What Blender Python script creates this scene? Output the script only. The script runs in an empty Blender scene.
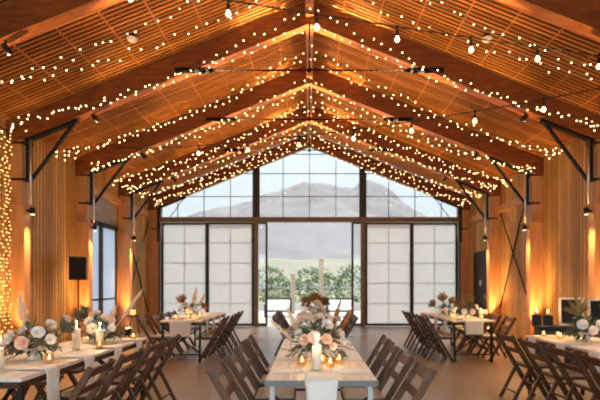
import bpy, bmesh, math, random
from mathutils import Vector, Matrix, noise
random.seed(7)
PI = math.pi
S = bpy.context.scene
COL = S.collection
V = Vector

# ------------------------------------------------------------------ materials
def new_mat(name):
    m = bpy.data.materials.new(name); m.use_nodes = True
    nt = m.node_tree
    return m, nt, nt.nodes['Principled BSDF'], nt.nodes['Material Output']

def N(nt, t, **kw):
    n = nt.nodes.new(t)
    for k, v in kw.items():
        if k in n.inputs.keys(): n.inputs[k].default_value = v
        else: setattr(n, k, v)
    return n

def plain(name, c, rough=.5, metal=0.0, spec=.5, bump=0, bscale=60, var=.0, vscale=8, **kw):
    m, nt, b, o = new_mat(name)
    b.inputs['Base Color'].default_value = (*c, 1)
    b.inputs['Roughness'].default_value = rough
    b.inputs['Metallic'].default_value = metal
    b.inputs['Specular IOR Level'].default_value = spec
    for k, v in kw.items(): b.inputs[k].default_value = v
    tc = N(nt, 'ShaderNodeTexCoord')
    if var:
        n = N(nt, 'ShaderNodeTexNoise', Scale=vscale, Detail=4.0)
        nt.links.new(tc.outputs['Object'], n.inputs['Vector'])
        r = N(nt, 'ShaderNodeValToRGB')
        r.color_ramp.elements[0].position = .3; r.color_ramp.elements[1].position = .7
        r.color_ramp.elements[0].color = (*[x*(1-var) for x in c], 1)
        r.color_ramp.elements[1].color = (*[min(1, x*(1+var)) for x in c], 1)
        nt.links.new(n.outputs['Fac'], r.inputs['Fac'])
        nt.links.new(r.outputs['Color'], b.inputs['Base Color'])
    if bump:
        n = N(nt, 'ShaderNodeTexNoise', Scale=bscale, Detail=3.0)
        nt.links.new(tc.outputs['Object'], n.inputs['Vector'])
        bp = N(nt, 'ShaderNodeBump', Strength=bump, Distance=.02)
        nt.links.new(n.outputs['Fac'], bp.inputs['Height'])
        nt.links.new(bp.outputs['Normal'], b.inputs['Normal'])
    return m

def wood(name, dark, light, stretch=(12, 12, 1.2), rough=.45, island=.25, knots=False):
    """Grain stretched along the axis with the small number; each board differs a little."""
    m, nt, b, o = new_mat(name)
    tc = N(nt, 'ShaderNodeTexCoord'); mp = N(nt, 'ShaderNodeMapping')
    mp.inputs['Scale'].default_value = stretch
    nt.links.new(tc.outputs['Object'], mp.inputs['Vector'])
    n = N(nt, 'ShaderNodeTexNoise', Scale=2.0, Detail=6.0, Roughness=.6, Distortion=.4)
    nt.links.new(mp.outputs['Vector'], n.inputs['Vector'])
    g = N(nt, 'ShaderNodeNewGeometry')
    mul = N(nt, 'ShaderNodeMath', operation='MULTIPLY_ADD')
    mul.inputs[1].default_value = island; mul.inputs[2].default_value = -island/2
    nt.links.new(g.outputs['Random Per Island'], mul.inputs[0])
    add = N(nt, 'ShaderNodeMath', operation='ADD')
    nt.links.new(n.outputs['Fac'], add.inputs[0]); nt.links.new(mul.outputs[0], add.inputs[1])
    r = N(nt, 'ShaderNodeValToRGB')
    r.color_ramp.elements[0].position = .3; r.color_ramp.elements[1].position = .72
    r.color_ramp.elements[0].color = (*dark, 1); r.color_ramp.elements[1].color = (*light, 1)
    nt.links.new(add.outputs[0], r.inputs['Fac'])
    out = r.outputs['Color']
    if knots:
        vo = N(nt, 'ShaderNodeTexVoronoi', Scale=2.6)
        nt.links.new(tc.outputs['Object'], vo.inputs['Vector'])
        kr = N(nt, 'ShaderNodeValToRGB')
        kr.color_ramp.elements[0].position = .03; kr.color_ramp.elements[1].position = .1
        kr.color_ramp.elements[0].color = (.35, .3, .25, 1); kr.color_ramp.elements[1].color = (1, 1, 1, 1)
        nt.links.new(vo.outputs['Distance'], kr.inputs['Fac'])
        mx = N(nt, 'ShaderNodeMixRGB', blend_type='MULTIPLY'); mx.inputs['Fac'].default_value = 1
        nt.links.new(out, mx.inputs['Color1']); nt.links.new(kr.outputs['Color'], mx.inputs['Color2'])
        out = mx.outputs['Color']
    nt.links.new(out, b.inputs['Base Color'])
    b.inputs['Roughness'].default_value = rough
    return m

def emit(name, c, s):
    m, nt, b, o = new_mat(name)
    e = N(nt, 'ShaderNodeEmission'); e.inputs['Color'].default_value = (*c, 1); e.inputs['Strength'].default_value = s
    nt.links.new(e.outputs[0], o.inputs['Surface'])
    return m

def pane_glass(name, tint=(1, 1, 1), refl=.06):
    m, nt, b, o = new_mat(name)
    t = N(nt, 'ShaderNodeBsdfTransparent'); t.inputs['Color'].default_value = (*tint, 1)
    g = N(nt, 'ShaderNodeBsdfGlossy'); g.inputs['Roughness'].default_value = .02
    mx = N(nt, 'ShaderNodeMixShader'); mx.inputs['Fac'].default_value = refl
    nt.links.new(t.outputs[0], mx.inputs[1]); nt.links.new(g.outputs[0], mx.inputs[2])
    nt.links.new(mx.outputs[0], o.inputs['Surface'])
    return m

def translucent(name, c, trans=.7, rough=.5):
    m, nt, b, o = new_mat(name)
    b.inputs['Base Color'].default_value = (*c, 1); b.inputs['Roughness'].default_value = rough
    t = N(nt, 'ShaderNodeBsdfTranslucent'); t.inputs['Color'].default_value = (*c, 1)
    mx = N(nt, 'ShaderNodeMixShader'); mx.inputs['Fac'].default_value = trans
    nt.links.new(b.outputs[0], mx.inputs[1]); nt.links.new(t.outputs[0], mx.inputs[2])
    nt.links.new(mx.outputs[0], o.inputs['Surface'])
    return m

M = {}
M['slat'] = wood('ceiling_slat_wood', (.46, .16, .026), (.80, .33, .075), (1.2, 14, 1.2), .5, .4)
M['batten'] = wood('pale_batten_wood', (.5, .24, .085), (.70, .38, .15), (12, 1.0, 12), .5, .2)
M['roofdeck'] = plain('dark_roof_deck', (.11, .045, .014), .8)
M['wallslat'] = wood('wall_slat_wood', (.48, .275, .085), (.78, .50, .18), (14, 14, 1.0), .5, .5)
M['wallback'] = plain('wall_backing_wood', (.05, .024, .010), .8)
M['glulam'] = wood('glulam_beam_wood', (.15, .040, .008), (.32, .10, .022), (1.5, 10, 9), .42, .1, True)
M['post'] = wood('post_wood', (.46, .21, .07), (.68, .37, .15), (9, 9, .9), .45, .1, True)
M['steel'] = plain('black_steel', (.02, .018, .017), .45, .6)
M['rodsteel'] = plain('matt_black_steel', (.006, .005, .005), .8, 0, .1)
M['bandmetal'] = plain('grey_metal_band', (.17, .185, .185), .6, .2)
M['silver'] = plain('galvanised_steel', (.6, .6, .6), .35, .9)
M['darkframe'] = plain('bronze_window_frame', (.035, .028, .022), .45, .4)
M['woodframe'] = wood('timber_head_beam', (.15, .105, .055), (.25, .18, .10), (1.2, 9, 9), .5)
M['glass'] = pane_glass('window_glass', (.97, .98, .98), .04)
M['poly'] = translucent('white_translucent_sheet', (.85, .875, .885), .57)
M['polyblue'] = translucent('blue_grey_translucent_sheet', (.62, .68, .75), .75)
M['greypanel'] = plain('grey_metal_panel', (.33, .33, .335), .5, .1, var=.12, vscale=2)
M['doorwood'] = plain('dark_brown_door_paint', (.035, .018, .01), .5)
M['white'] = plain('white_plastic', (.8, .78, .74), .5)
M['chairwood'] = wood('fruitwood_chair', (.012, .0038, .001), (.115, .037, .008), (9, 9, 3), .45, .6)
M['cream'] = plain('cream_vinyl_pad', (.50, .42, .32), .5, bump=.1)
M['cloth'] = plain('white_cotton_cloth', (.82, .81, .79), .85, bump=.25, bscale=120)
M['blackmetal'] = plain('black_powder_metal', (.008, .008, .009), .5, 0, .3)
M['greymetal'] = plain('pale_grey_metal', (.42, .43, .44), .5, .2)
M['blackplastic'] = plain('black_plastic', (.012, .012, .013), .55)
M['grille'] = plain('black_speaker_grille', (.018, .018, .019), .7, .3, bump=.6, bscale=400)
M['wax'] = plain('ivory_wax', (.88, .82, .7), .45, **{'Subsurface Weight': .35, 'Subsurface Radius': (.06, .04, .02)})
M['flame'] = emit('candle_flame', (1, .62, .22), 14)
M['bulb'] = emit('warm_fairy_bulb', (1, .57, .20), 10)
M['globe'] = emit('warm_globe_bulb', (1, .62, .25), 5)
M['curtainbulb'] = emit('gold_fairy_bulb', (1, .56, .16), 1.5)
M['wire'] = plain('clear_brown_wire', (.10, .055, .025), .5)
M['blackwire'] = plain('black_rubber_cable', (.012, .011, .01), .6)
M['hurricane'] = pane_glass('clear_hurricane_glass', (.98, .98, .97), .07)
M['amber'] = pane_glass('amber_votive_glass', (1.0, .88, .68), .12)
M['rose_white'] = plain('white_petals', (.90, .88, .83), .6, **{'Subsurface Weight': .1})
M['rose_peach'] = plain('peach_petals', (.84, .62, .50), .6)
M['rose_blush'] = plain('blush_petals', (.88, .76, .67), .6)
M['leaf'] = plain('eucalyptus_leaf', (.075, .125, .065), .55, var=.35, vscale=30)
M['leafgrey'] = plain('dusty_leaf', (.20, .23, .17), .6, var=.3, vscale=30)
M['pampas'] = plain('pampas_plume', (.86, .68, .50), .85, var=.15, vscale=40)
M['rust'] = plain('dried_rust_palm', (.42, .17, .05), .75, var=.4, vscale=30)
M['olivegold'] = plain('dried_gold_palm', (.34, .23, .09), .75, var=.35, vscale=30)
M['bowl'] = plain('matt_white_ceramic', (.75, .70, .63), .5)
M['brass'] = plain('brushed_brass', (.75, .46, .2), .3, 1.0)
M['chalk'] = plain('black_chalkboard', (.008, .0075, .0075), .6, 0, .25, var=.3, vscale=12)
M['whiteframe'] = plain('white_painted_frame', (.72, .69, .63), .5)
M['uplens'] = emit('orange_uplight_lens', (1, .42, .12), 14)
M['redlamp'] = emit('red_amber_lamp', (1, .16, .04), 3.0)
M['spotlens'] = emit('warm_spot_lens', (1, .68, .36), 5)
M['frost'] = plain('frosted_dome_glass', (.85, .82, .76), .4)
# outdoors
M['patio'] = plain('pale_patio_concrete', (.34, .31, .27), .8, var=.12, vscale=.6)
M['meadow'] = plain('dry_meadow', (.17, .175, .105), .9, var=.35, vscale=.25)
M['mountain'] = plain('desert_mountain_rock', (.12, .109, .112), .95, var=.2, vscale=.02)
M['foothill'] = plain('sage_foothill', (.14, .13, .095), .95, var=.2, vscale=.05)
M['shrub'] = plain('desert_shrub_leaf', (.085, .125, .05), .7, var=.45, vscale=3)
M['shrubpale'] = plain('pale_sage_leaf', (.17, .195, .12), .7, var=.35, vscale=3)
M['timber'] = wood('weathered_timber', (.22, .17, .12), (.32, .26, .19), (9, 9, 1), .7)

# floor: polished concrete
m, nt, b, o = new_mat('polished_concrete')
tc = N(nt, 'ShaderNodeTexCoord')
n1 = N(nt, 'ShaderNodeTexNoise', Scale=.8, Detail=6.0, Roughness=.65)
nt.links.new(tc.outputs['Object'], n1.inputs['Vector'])
r = N(nt, 'ShaderNodeValToRGB')
r.color_ramp.elements[0].position = .3; r.color_ramp.elements[1].position = .75
r.color_ramp.elements[0].color = (.18, .135, .095, 1); r.color_ramp.elements[1].color = (.26, .20, .15, 1)
nt.links.new(n1.outputs['Fac'], r.inputs['Fac']); nt.links.new(r.outputs['Color'], b.inputs['Base Color'])
rr = N(nt, 'ShaderNodeMapRange'); rr.inputs['To Min'].default_value = .24; rr.inputs['To Max'].default_value = .34
nt.links.new(n1.outputs['Fac'], rr.inputs['Value']); nt.links.new(rr.outputs['Result'], b.inputs['Roughness'])
b.inputs['Specular IOR Level'].default_value = .6
M['floor'] = m

# table top: limewashed planks
m, nt, b, o = new_mat('limewashed_planks')
tc = N(nt, 'ShaderNodeTexCoord')
mp = N(nt, 'ShaderNodeMapping'); mp.inputs['Scale'].default_value = (14, 1.2, 14)
nt.links.new(tc.outputs['Object'], mp.inputs['Vector'])
n1 = N(nt, 'ShaderNodeTexNoise', Scale=2.5, Detail=6.0, Roughness=.65)
nt.links.new(mp.outputs['Vector'], n1.inputs['Vector'])
r = N(nt, 'ShaderNodeValToRGB')
r.color_ramp.elements[0].position = .28; r.color_ramp.elements[1].position = .62
r.color_ramp.elements[0].color = (.60, .53, .49, 1); r.color_ramp.elements[1].color = (.86, .82, .79, 1)
nt.links.new(n1.outputs['Fac'], r.inputs['Fac']); nt.links.new(r.outputs['Color'], b.inputs['Base Color'])
b.inputs['Roughness'].default_value = .45
M['planks'] = m

# ------------------------------------------------------------------ geometry helpers
class MB:
    def __init__(s): s.bm = bmesh.new(); s.mi = 0
    def _f(s, vs, faces, smooth=False):
        v = [s.bm.verts.new(p) for p in vs]
        for f in faces:
            try:
                fc = s.bm.faces.new([v[i] for i in f]); fc.material_index = s.mi; fc.smooth = smooth
            except ValueError: pass
        return v
    def box(s, x0, x1, y0, y1, z0, z1):
        s._f([(x0,y0,z0),(x1,y0,z0),(x1,y1,z0),(x0,y1,z0),(x0,y0,z1),(x1,y0,z1),(x1,y1,z1),(x0,y1,z1)],
             [(3,2,1,0),(4,5,6,7),(0,1,5,4),(1,2,6,5),(2,3,7,6),(3,0,4,7)]); return s
    def bar(s, p, q, w, t, side=V((1,0,0))):
        """rectangular bar p to q; w along `side`, t across it"""
        p, q = V(p), V(q); d = (q-p).normalized()
        side = V(side); a = (side - d*side.dot(d))
        if a.length < 1e-4: a = d.orthogonal()
        a.normalize(); b = d.cross(a)
        c = [p + a*i*w/2 + b*j*t/2 for i, j in ((-1,-1),(1,-1),(1,1),(-1,1))] + [q + a*i*w/2 + b*j*t/2 for i, j in ((-1,-1),(1,-1),(1,1),(-1,1))]
        s._f(c, [(3,2,1,0),(4,5,6,7),(0,1,5,4),(1,2,6,5),(2,3,7,6),(3,0,4,7)]); return s
    def tube(s, p, q, r0, r1=None, n=10, caps=True):
        p, q = V(p), V(q); r1 = r0 if r1 is None else r1
        d = (q-p).normalized(); a = d.orthogonal().normalized(); b = d.cross(a)
        ring = lambda c, r: [c + (a*math.cos(2*PI*k/n) + b*math.sin(2*PI*k/n))*r for k in range(n)]
        f = [(k, (k+1)%n, n+(k+1)%n, n+k) for k in range(n)]
        vs = ring(p, r0) + ring(q, r1)
        if caps: f += [tuple(range(n-1,-1,-1)), tuple(range(n, 2*n))]
        s._f(vs, f, True); return s
    def path(s, pts, r, n=5):
        for a, b in zip(pts, pts[1:]): s.tube(a, b, r, r, n, False)
        return s
    def lathe(s, prof, c=(0,0,0), n=20):
        c = V(c); k = len(prof)
        vs = [c + V((r*math.cos(2*PI*j/n), r*math.sin(2*PI*j/n), z)) for j in range(n) for r, z in prof]
        f = []
        for j in range(n):
            for i in range(k-1):
                a, b2 = j*k+i, ((j+1)%n)*k+i
                f.append((a, b2, b2+1, a+1))
        s._f(vs, f, True); return s
    def ball(s, c, r, sub=1, sc=(1,1,1)):
        m = bmesh.ops.create_icosphere(s.bm, subdivisions=sub, radius=r, matrix=Matrix.Translation(c) @ Matrix.Diagonal((*sc,1)))
        for v in m['verts']:
            for f in v.link_faces: f.material_index = s.mi; f.smooth = True
        return s
    def prism(s, poly, y0, y1):
        """polygon in (x,z), extruded along y"""
        n = len(poly)
        s._f([(x,y0,z) for x,z in poly] + [(x,y1,z) for x,z in poly],
             [tuple(range(n)), tuple(range(2*n-1,n-1,-1))] + [(i, n+i, n+(i+1)%n, (i+1)%n) for i in range(n)]); return s
    def build(s, name, mats, parent=None, loc=None, bevel=0):
        bmesh.ops.recalc_face_normals(s.bm, faces=s.bm.faces)
        me = bpy.data.meshes.new(name); s.bm.to_mesh(me); s.bm.free()
        for mm in (mats if isinstance(mats, (list, tuple)) else [mats]): me.materials.append(mm)
        o = bpy.data.objects.new(name, me); COL.objects.link(o)
        if parent: o.parent = parent
        if loc is not None: o.location = loc
        if bevel:
            bv = o.modifiers.new('bevel', 'BEVEL'); bv.width = bevel; bv.segments = 2; bv.limit_method = 'ANGLE'
        return o

def tag(o, label=None, cat=None, group=None, kind=None):
    if label: o['label'] = label
    if cat: o['category'] = cat
    if group: o['group'] = group
    if kind: o['kind'] = kind
    return o
def thing(name, label, cat, loc=(0,0,0), rz=0, group=None):
    o = bpy.data.objects.new(name, None); COL.objects.link(o)
    o.empty_display_size = .1
    o.location = loc; o.rotation_euler = (0,0,rz)
    return tag(o, label, cat, group)
def struct(o, label=None, cat=None, group=None): return tag(o, label, cat, group, 'structure')
def copy_tree(o, parent=None):
    c = o.copy(); COL.objects.link(c)
    if parent: c.parent = parent
    for ch in list(o.children): copy_tree(ch, c)
    return c
ORD = ['first','second','third','fourth','fifth','sixth','seventh','eighth','ninth','tenth','eleventh','twelfth','thirteenth','fourteenth',
       'fifteenth','sixteenth','seventeenth','eighteenth','nineteenth','twentieth','twenty-first','twenty-second','twenty-third','twenty-fourth','twenty-fifth','twenty-sixth']

# ------------------------------------------------------------------ room shell
WX, YB, YF = 5.4, 15.45, -3.0
FR = [5.85, 8.25, 10.65, 13.05, 15.45]           # frames
RB = lambda x: 6.03 - .4*abs(x)                   # underside of the rafters
RC = lambda x: 6.47 - .4*abs(x)                   # slatted ceiling

struct(MB().box(-WX-.2, WX+.2, YF-.2, YB+.15, -.2, 0).build('floor', M['floor']), 'polished brown concrete floor of the hall', 'floor')

c = MB()
y = YF
while y < YB-.05:
    for s in (-1, 1):
        p, q = V((0, y, RC(0))), V((s*WX, y, RC(WX)))
        c.bar(p, q, .038, .012, (0,1,0))
    y += .088
ce = c
ce.mi = 1
for s in (-1, 1):
    for k in range(1, 10):
        x = s*k*.6
        if abs(x) < WX: ce.bar((x, YF, RC(x)+.002), (x, YB-.1, RC(x)+.002), .022, .012, (1,0,-.4 if x > 0 else .4))
struct(ce.build('ceiling', [M['slat'], M['slat']]), 'sloped ceiling of narrow timber slats', 'ceiling')
d = MB()
for s in (-1, 1):
    d._f([(0,YF,RC(0)+.1),(s*(WX+.3),YF,RC(WX+.3)+.1),(s*(WX+.3),YB+.1,RC(WX+.3)+.1),(0,YB+.1,RC(0)+.1),
          (0,YF,RC(0)+.25),(s*(WX+.3),YF,RC(WX+.3)+.25),(s*(WX+.3),YB+.1,RC(WX+.3)+.25),(0,YB+.1,RC(0)+.25)],
         [(3,2,1,0),(4,5,6,7),(0,1,5,4),(1,2,6,5),(2,3,7,6),(3,0,4,7)])
struct(d.build('roof', M['roofdeck']), 'dark roof deck above the slatted ceiling', 'roof')

def side_wall(name, s, holes, lab):
    """holes: (y0,y1,z0,z1)"""
    w = MB(); ztop = RC(WX)+.1
    ys = sorted({YF, YB+.1} | {h[0] for h in holes} | {h[1] for h in holes})
    w.mi = 1
    def segs(y0, y1):
        ym = (y0+y1)/2; z = [(0, ztop)]
        for h in holes:
            if h[0] < ym < h[1]:
                z = [(0, h[2]), (h[3], ztop)]
        return [(a, b) for a, b in z if b-a > .01]
    X0, X1 = sorted((s*(WX+.006), s*(WX+.2)))
    for a, b in zip(ys, ys[1:]):
        for z0, z1 in segs(a, b): w.box(X0, X1, a, b, z0, z1)
    w.mi = 2
    xa, xb = sorted((s*(WX+.007), s*(WX-.004)))
    for k in range(1, 8):
        z = k*.6
        for a, b in zip(ys, ys[1:]):
            for z0, z1 in segs(a, b):
                if z0 < z < z1 - .05: w.box(xa, xb, a, b, z-.018, z+.018)
    w.mi = 0
    xa, xb = sorted((s*(WX-.010), s*(WX+.005)))
    y = YF
    while y < YB:
        for z0, z1 in segs(y+.04, y+.05):
            w.box(xa, xb, y, y+.080, z0, z1)
        y += .112
    return struct(w.build(name, [M['wallslat'], M['wallback'], M['batten']]), lab, 'wall')
side_wall('wall_left', -1, [(10.9, 12.9, 0, 3.63)], 'timber slat wall behind the black loudspeaker')
side_wall('wall_right', 1, [(13.95, 15.1, 0, 2.45)], 'timber slat wall behind the framed chalkboards')
w = MB().box(-WX-.2, -4.7, YF-.2, YF, 0, RC(WX)).box(4.7, WX+.2, YF-.2, YF, 0, RC(WX)).box(-4.7, 4.7, YF-.2, YF, 3.6, RC(WX))
w.prism([(-WX-.2, RC(WX)), (WX+.2, RC(WX)), (0, RC(0))], YF-.2, YF)
struct(w.build('wall_front', M['wallslat']), 'timber end wall opposite the glass gable', 'wall')
# corner piers of the gable wall, between the last posts and the side walls
for s, nm in ((-1, 'wall_gable_left'), (1, 'wall_gable_right')):
    a, b = sorted((s*5.02, s*5.58))
    struct(MB().box(a, b, YB-.02, YB+.13, 0, 4.45).build(nm, M['doorwood']), 'dark corner pier of the gable on the %s side' % ('loudspeaker' if s < 0 else 'chalkboard'), 'wall')

names = ['frame over the front tables', 'second frame', 'third frame', 'fourth frame', 'last frame at the glass gable']
side = {-1: 'loudspeaker side', 1: 'chalkboard side'}
for i, y in enumerate(FR):
    last = i == 4
    for s in (-1, 1):
        # rafter
        b = MB(); e = s*5.38
        b.prism([(0, RB(0)), (e, RB(5.38)), (e, RC(5.38)-.02), (0, RC(0)-.02)], y-.09, y+.09)
        struct(b.build('rafter_beam', M['glulam']), 'glulam rafter, %s, %s' % (names[i], side[s]), 'beam', 'glulam rafters')
        # post: upper timber, boxed lower cladding, steel flange, brace
        t = thing('timber_column', 'timber column under the %s, %s' % (names[i], side[s]), 'column', (s*5.2, y, 0), 0, 'timber columns')
        t['kind'] = 'structure'
        x0, x1 = sorted((s*-.09, s*.185))
        MB().box(x0, x1, -.08, .08, 2.83, RB(5.1)).build('post', M['post'], t)
        x0, x1 = sorted((s*-.14, s*.185))
        MB().box(x0, x1, -.09, .09, 0, 2.80).build('cladding', M['post'], t, bevel=.006)
        x0, x1 = sorted((s*-.15, s*.186))
        MB().box(x0, x1, -.10, .10, 2.80, 2.83).build('cap', M['batten'], t)
        x0, x1 = sorted((s*-.20, s*-.14))
        f = MB(); f.box(x0, x1, -.05, .05, 3.25, RB(5.0)-.02); f.box(*sorted((s*-.20, s*.1)), -.085, .085, 3.25, 3.29); f.box(*sorted((s*-.20, s*.1)), -.085, .085, 3.9, 3.94)
        f.build('steel_flange', M['steel'], t)
        MB().tube((s*-.235, -.06, 2.83), (s*-.235, -.06, 3.98), .022).build('conduit', M['silver'], t)
        if not last or True:
            k = MB(); a = V((s*4.99, 0, 3.27)) - V((s*5.2,0,0)); b2 = V((s*4.22, 0, RB(4.22)-.05)) - V((s*5.2,0,0))
            k.bar(a, b2, *((.02, .02) if last else (.05, .05)), (0,1,0))
            k.bar(V((s*4.99-s*5.2, 0, RB(4.99)-.035)), V((s*4.15-s*5.2, 0, RB(4.15)-.035)), .10, .05, (0,1,0))
            k.build('knee_brace', M['steel'], t)
        # small black spotlights: one under the brace end, one on the column
        if not last:
            sp = thing('spotlight', 'small black spotlight under the rafter brace, %s, %s' % (names[i], side[s]), 'spotlight', (s*3.86, y, RB(3.86)), 0, 'rafter spotlights')
            MB().tube((0,0,0), (0,0,-.05), .015, .015, 8).build('bracket', M['steel'], sp)
            MB().tube((s*.03,0,-.055), (s*-.07,-.04,-.16), .04, .045, 12).build('lamp_head', M['steel'], sp)
            sp = thing('spotlight', 'small black spotlight on the column, %s, %s' % (names[i], side[s]), 'spotlight', (s*5.058, y, 2.72), 0, 'column spotlights')
            MB().box(*sorted((s*-.06, 0)), -.02, .02, -.02, .02).build('bracket', M['steel'], sp)
            MB().tube((s*-.09,-.0,-.06), (s*-.10,-.02,.06), .045, .045, 12).build('lamp_head', M['steel'], sp)
            MB().tube((s*-.09,-.0,-.061), (s*-.09,0,-.064), .036, .036, 12).build('lens', M['spotlens'], sp)
    # tie rod
    if not last:
        t = thing('tie_rod', 'thin steel tie rod with thick end sleeves, %s' % names[i], 'tie rod', (0, y-.15, 5.17), 0, 'roof tie rods')
        MB().tube((-1.75,0,0), (1.75,0,0), .012).build('rod', M['rodsteel'], t)
        for s in (-1, 1):
            MB().tube((s*1.70,0,0), (s*1.82,0,0), .028, .05).tube((s*1.82,0,0), (s*2.02,0,0), .05, .045).tube((s*2.02,0,0), (s*2.36,0,.0), .045).build('sleeve', M['rodsteel'], t)
        MB().tube((0,0,-.04), (0,0,RB(0)-5.17), .014).ball((0,0,0), .05).build('king_rod', M['rodsteel'], t)
struct(MB().box(-.07, .07, YF, YB-.1, RC(0)-.34, RC(0)-.03).build('ridge_beam', M['glulam']), 'ridge beam along the top of the ceiling', 'beam')

# girts on the right wall, cross bracing
struct(MB().box(WX-.09, WX-.02, 10.8, 15.3, 3.42, 3.62).build('trim_1', M['batten']), 'pale timber girt across the cross-braced bays', 'trim')
struct(MB().box(-WX+.02, -WX+.09, 10.8, 15.3, 3.63, 3.8).build('trim_2', M['batten']), 'pale timber girt above the grey transom panel', 'trim')
t = thing('cross_brace', 'thin steel cross brace on the slat wall behind the dark lanterns', 'brace', (WX-.05, 11.9, 0)); t['kind'] = 'structure'
MB().tube((0,1.05,3.48), (0,-1.1,.37), .016).build('rod', M['steel'], t); MB().tube((0.02,-.7,3.95), (.02,1.05,.74), .016).build('rod', M['steel'], t)
t = thing('cross_brace', 'thin steel cross brace on the slat wall next to the glass gable', 'brace', (-WX+.05, 14.25, 0)); t['kind'] = 'structure'
MB().tube((0,1.05,3.5), (0,-1.1,.4), .016).build('rod', M['steel'], t); MB().tube((-.02,-1.05,3.5), (-.02,1.05,.5), .016).build('rod', M['steel'], t)

# ---- gable glazing (y = YB)
PX = 460/YB                       # only to read sizes off: metres = pixels / PX
HB = 3.50                         # head beam underside
y0, y1 = YB-.06, YB+.06
struct(MB().box(-5.02, 5.02, YB-.1, YB+.1, HB, HB+.16).build('trim_3', M['woodframe']), 'brown head beam between the doors and the gable window', 'trim')
for s, lb in ((-1, 'loudspeaker'), (1, 'chalkboard')):
    struct(MB().box(s*1.79-.07, s*1.79+.07, YB-.09, YB+.09, 0, HB).build('trim_4' if s < 0 else 'trim_5', M['woodframe']), 'brown mullion beside the centre doorway on the %s side' % lb, 'trim')
# gable windows
def gable_window(name, xa, xb, lab):
    t = thing(name, lab, 'window', (0, YB, 0)); t['kind'] = 'structure'
    top = lambda x: RB(x) - .03
    f = MB()
    zb = HB+.16
    xs = [x for x in [i*.885 for i in range(-6, 7)] if xa+.1 < x < xb-.1]
    for x in xs: f.box(x-.010, x+.010, -.02, .02, zb, top(x))
    for z in (4.36, 5.13, 5.78):
        lim = (6.0-z)/.4
        a, b2 = max(xa, -lim), min(xb, lim)
        if b2-a > .1: f.box(a, b2, -.02, .02, z-.010, z+.010)
    f.box(xa, xa+.05, -.04, .04, zb, top(xa+.05)); f.box(xb-.05, xb, -.04, .04, zb, top(xb-.05))
    f.build('window_frame', M['darkframe'], t)
    g = MB(); pts = [(xa, zb), (xb, zb), (xb, top(xb))] + ([(0, top(0))] if xa < 0 < xb else []) + [(xa, top(xa))]
    g.prism(pts, -.006, .006); g.build('pane', M['glass'], t)
gable_window('window_1', -5.0, -1.86, 'gable window above the two sheet doors on the loudspeaker side')
gable_window('window_2', -1.72, 1.72, 'tall gable window under the roof peak')
gable_window('window_3', 1.86, 5.0, 'gable window above the two sheet doors on the chalkboard side')
for s in (-1, 1):
    struct(MB().box(s*1.79-.07, s*1.79+.07, YB-.09, YB+.09, HB+.16, RB(1.79)).build('trim_6' if s < 0 else 'trim_7', M['darkframe']), 'dark gable mullion on the %s side' % ('loudspeaker' if s < 0 else 'chalkboard'), 'trim')
# sheet doors
def sheet_door(name, xa, xb, yo, lab):
    t = thing(name, lab, 'door', ((xa+xb)/2, YB+yo, 0)); t['kind'] = 'structure'
    w = (xb-xa)/2; h = HB-.02
    f = MB()
    f.box(-w, -w+.075, -.03, .03, .02, h); f.box(w-.075, w, -.03, .03, .02, h)
    f.box(-w+.075, w-.075, -.03, .03, .02, .10); f.box(-w+.075, w-.075, -.03, .03, h-.06, h)
    f.build('door_frame', M['darkframe'], t)
    g = MB(); g.box(-.010, .010, -.008, .010, .1, h-.06)
    for k in range(1, 5): g.box(-w+.075, w-.075, -.008, .010, .1+k*.675-.009, .1+k*.675+.009)
    g.build('glazing_bars', plain_grey, t)
    MB().box(-w+.07, w-.07, -.005, .005, .09, h-.05).build('sheet', M['poly'], t)
plain_grey = translucent('white_glazing_bar', (.80, .80, .78), .40)
sheet_door('door_1', -4.98, -3.42, 0.02, 'white translucent sliding door beside the corner pier, loudspeaker side')
sheet_door('door_2', -3.44, -1.86, -.03, 'white translucent sliding door beside the centre doorway, loudspeaker side')
sheet_door('door_3', 1.86, 3.44, -.03, 'white translucent sliding door beside the centre doorway, chalkboard side')
sheet_door('door_4', 3.42, 4.98, 0.02, 'white translucent sliding door beside the corner pier, chalkboard side')
for s, nm in ((-1, 'door_5'), (1, 'door_6')):
    t = thing(nm, 'narrow clear glass door leaf at the %s edge of the centre doorway' % ('loudspeaker-side' if s < 0 else 'chalkboard-side'), 'door', (s*1.58, YB+.03, 0)); t['kind'] = 'structure'
    f = MB(); f.box(-.16, .16, -.025, .025, HB-.06, HB-.01); f.box(-.16, .16, -.025, .025, .01, .1); x = -s*.135
    f.box(x-.035, x+.035, -.025, .025, .1, HB-.06); f.build('door_frame', M['darkframe'], t)
    MB().box(-.16, .16, -.005, .005, .1, HB-.06).build('pane', M['glass'], t)

# ---- left bay: glazed side door, transom
t = thing('door_7', 'blue grey sheet side door with black frame beside the loudspeaker', 'door', (-WX-.02, 11.9, 0)); t['kind'] = 'structure'
f = MB()
for yy in (-.97, -.05, .05, .93): f.box(-.04, .04, yy-.045, yy+.045, 0, 3.0)
f.box(-.04, .04, -1.0, 1.0, 2.9, 3.02); f.box(-.04, .04, -1.0, 1.0, 0, .12)
f.build('door_frame', M['darkframe'], t)
MB().box(-.01, .01, -.95, .92, .1, 2.92).build('sheet', M['polyblue'], t)
MB().tube((.09, -.5, 1.02), (.09, .85, 1.02), .025).box(.0, .09, -.52, -.48, 1.0, 1.04).box(0, .09, .8, .84, 1.0, 1.04).build('push_bar', M['steel'], t)
struct(MB().box(-WX-.06, -WX+.0, 10.9, 12.9, 3.02, 3.63).build('window_4', M['greypanel']), 'grey transom panel above the side door', 'window')
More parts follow.
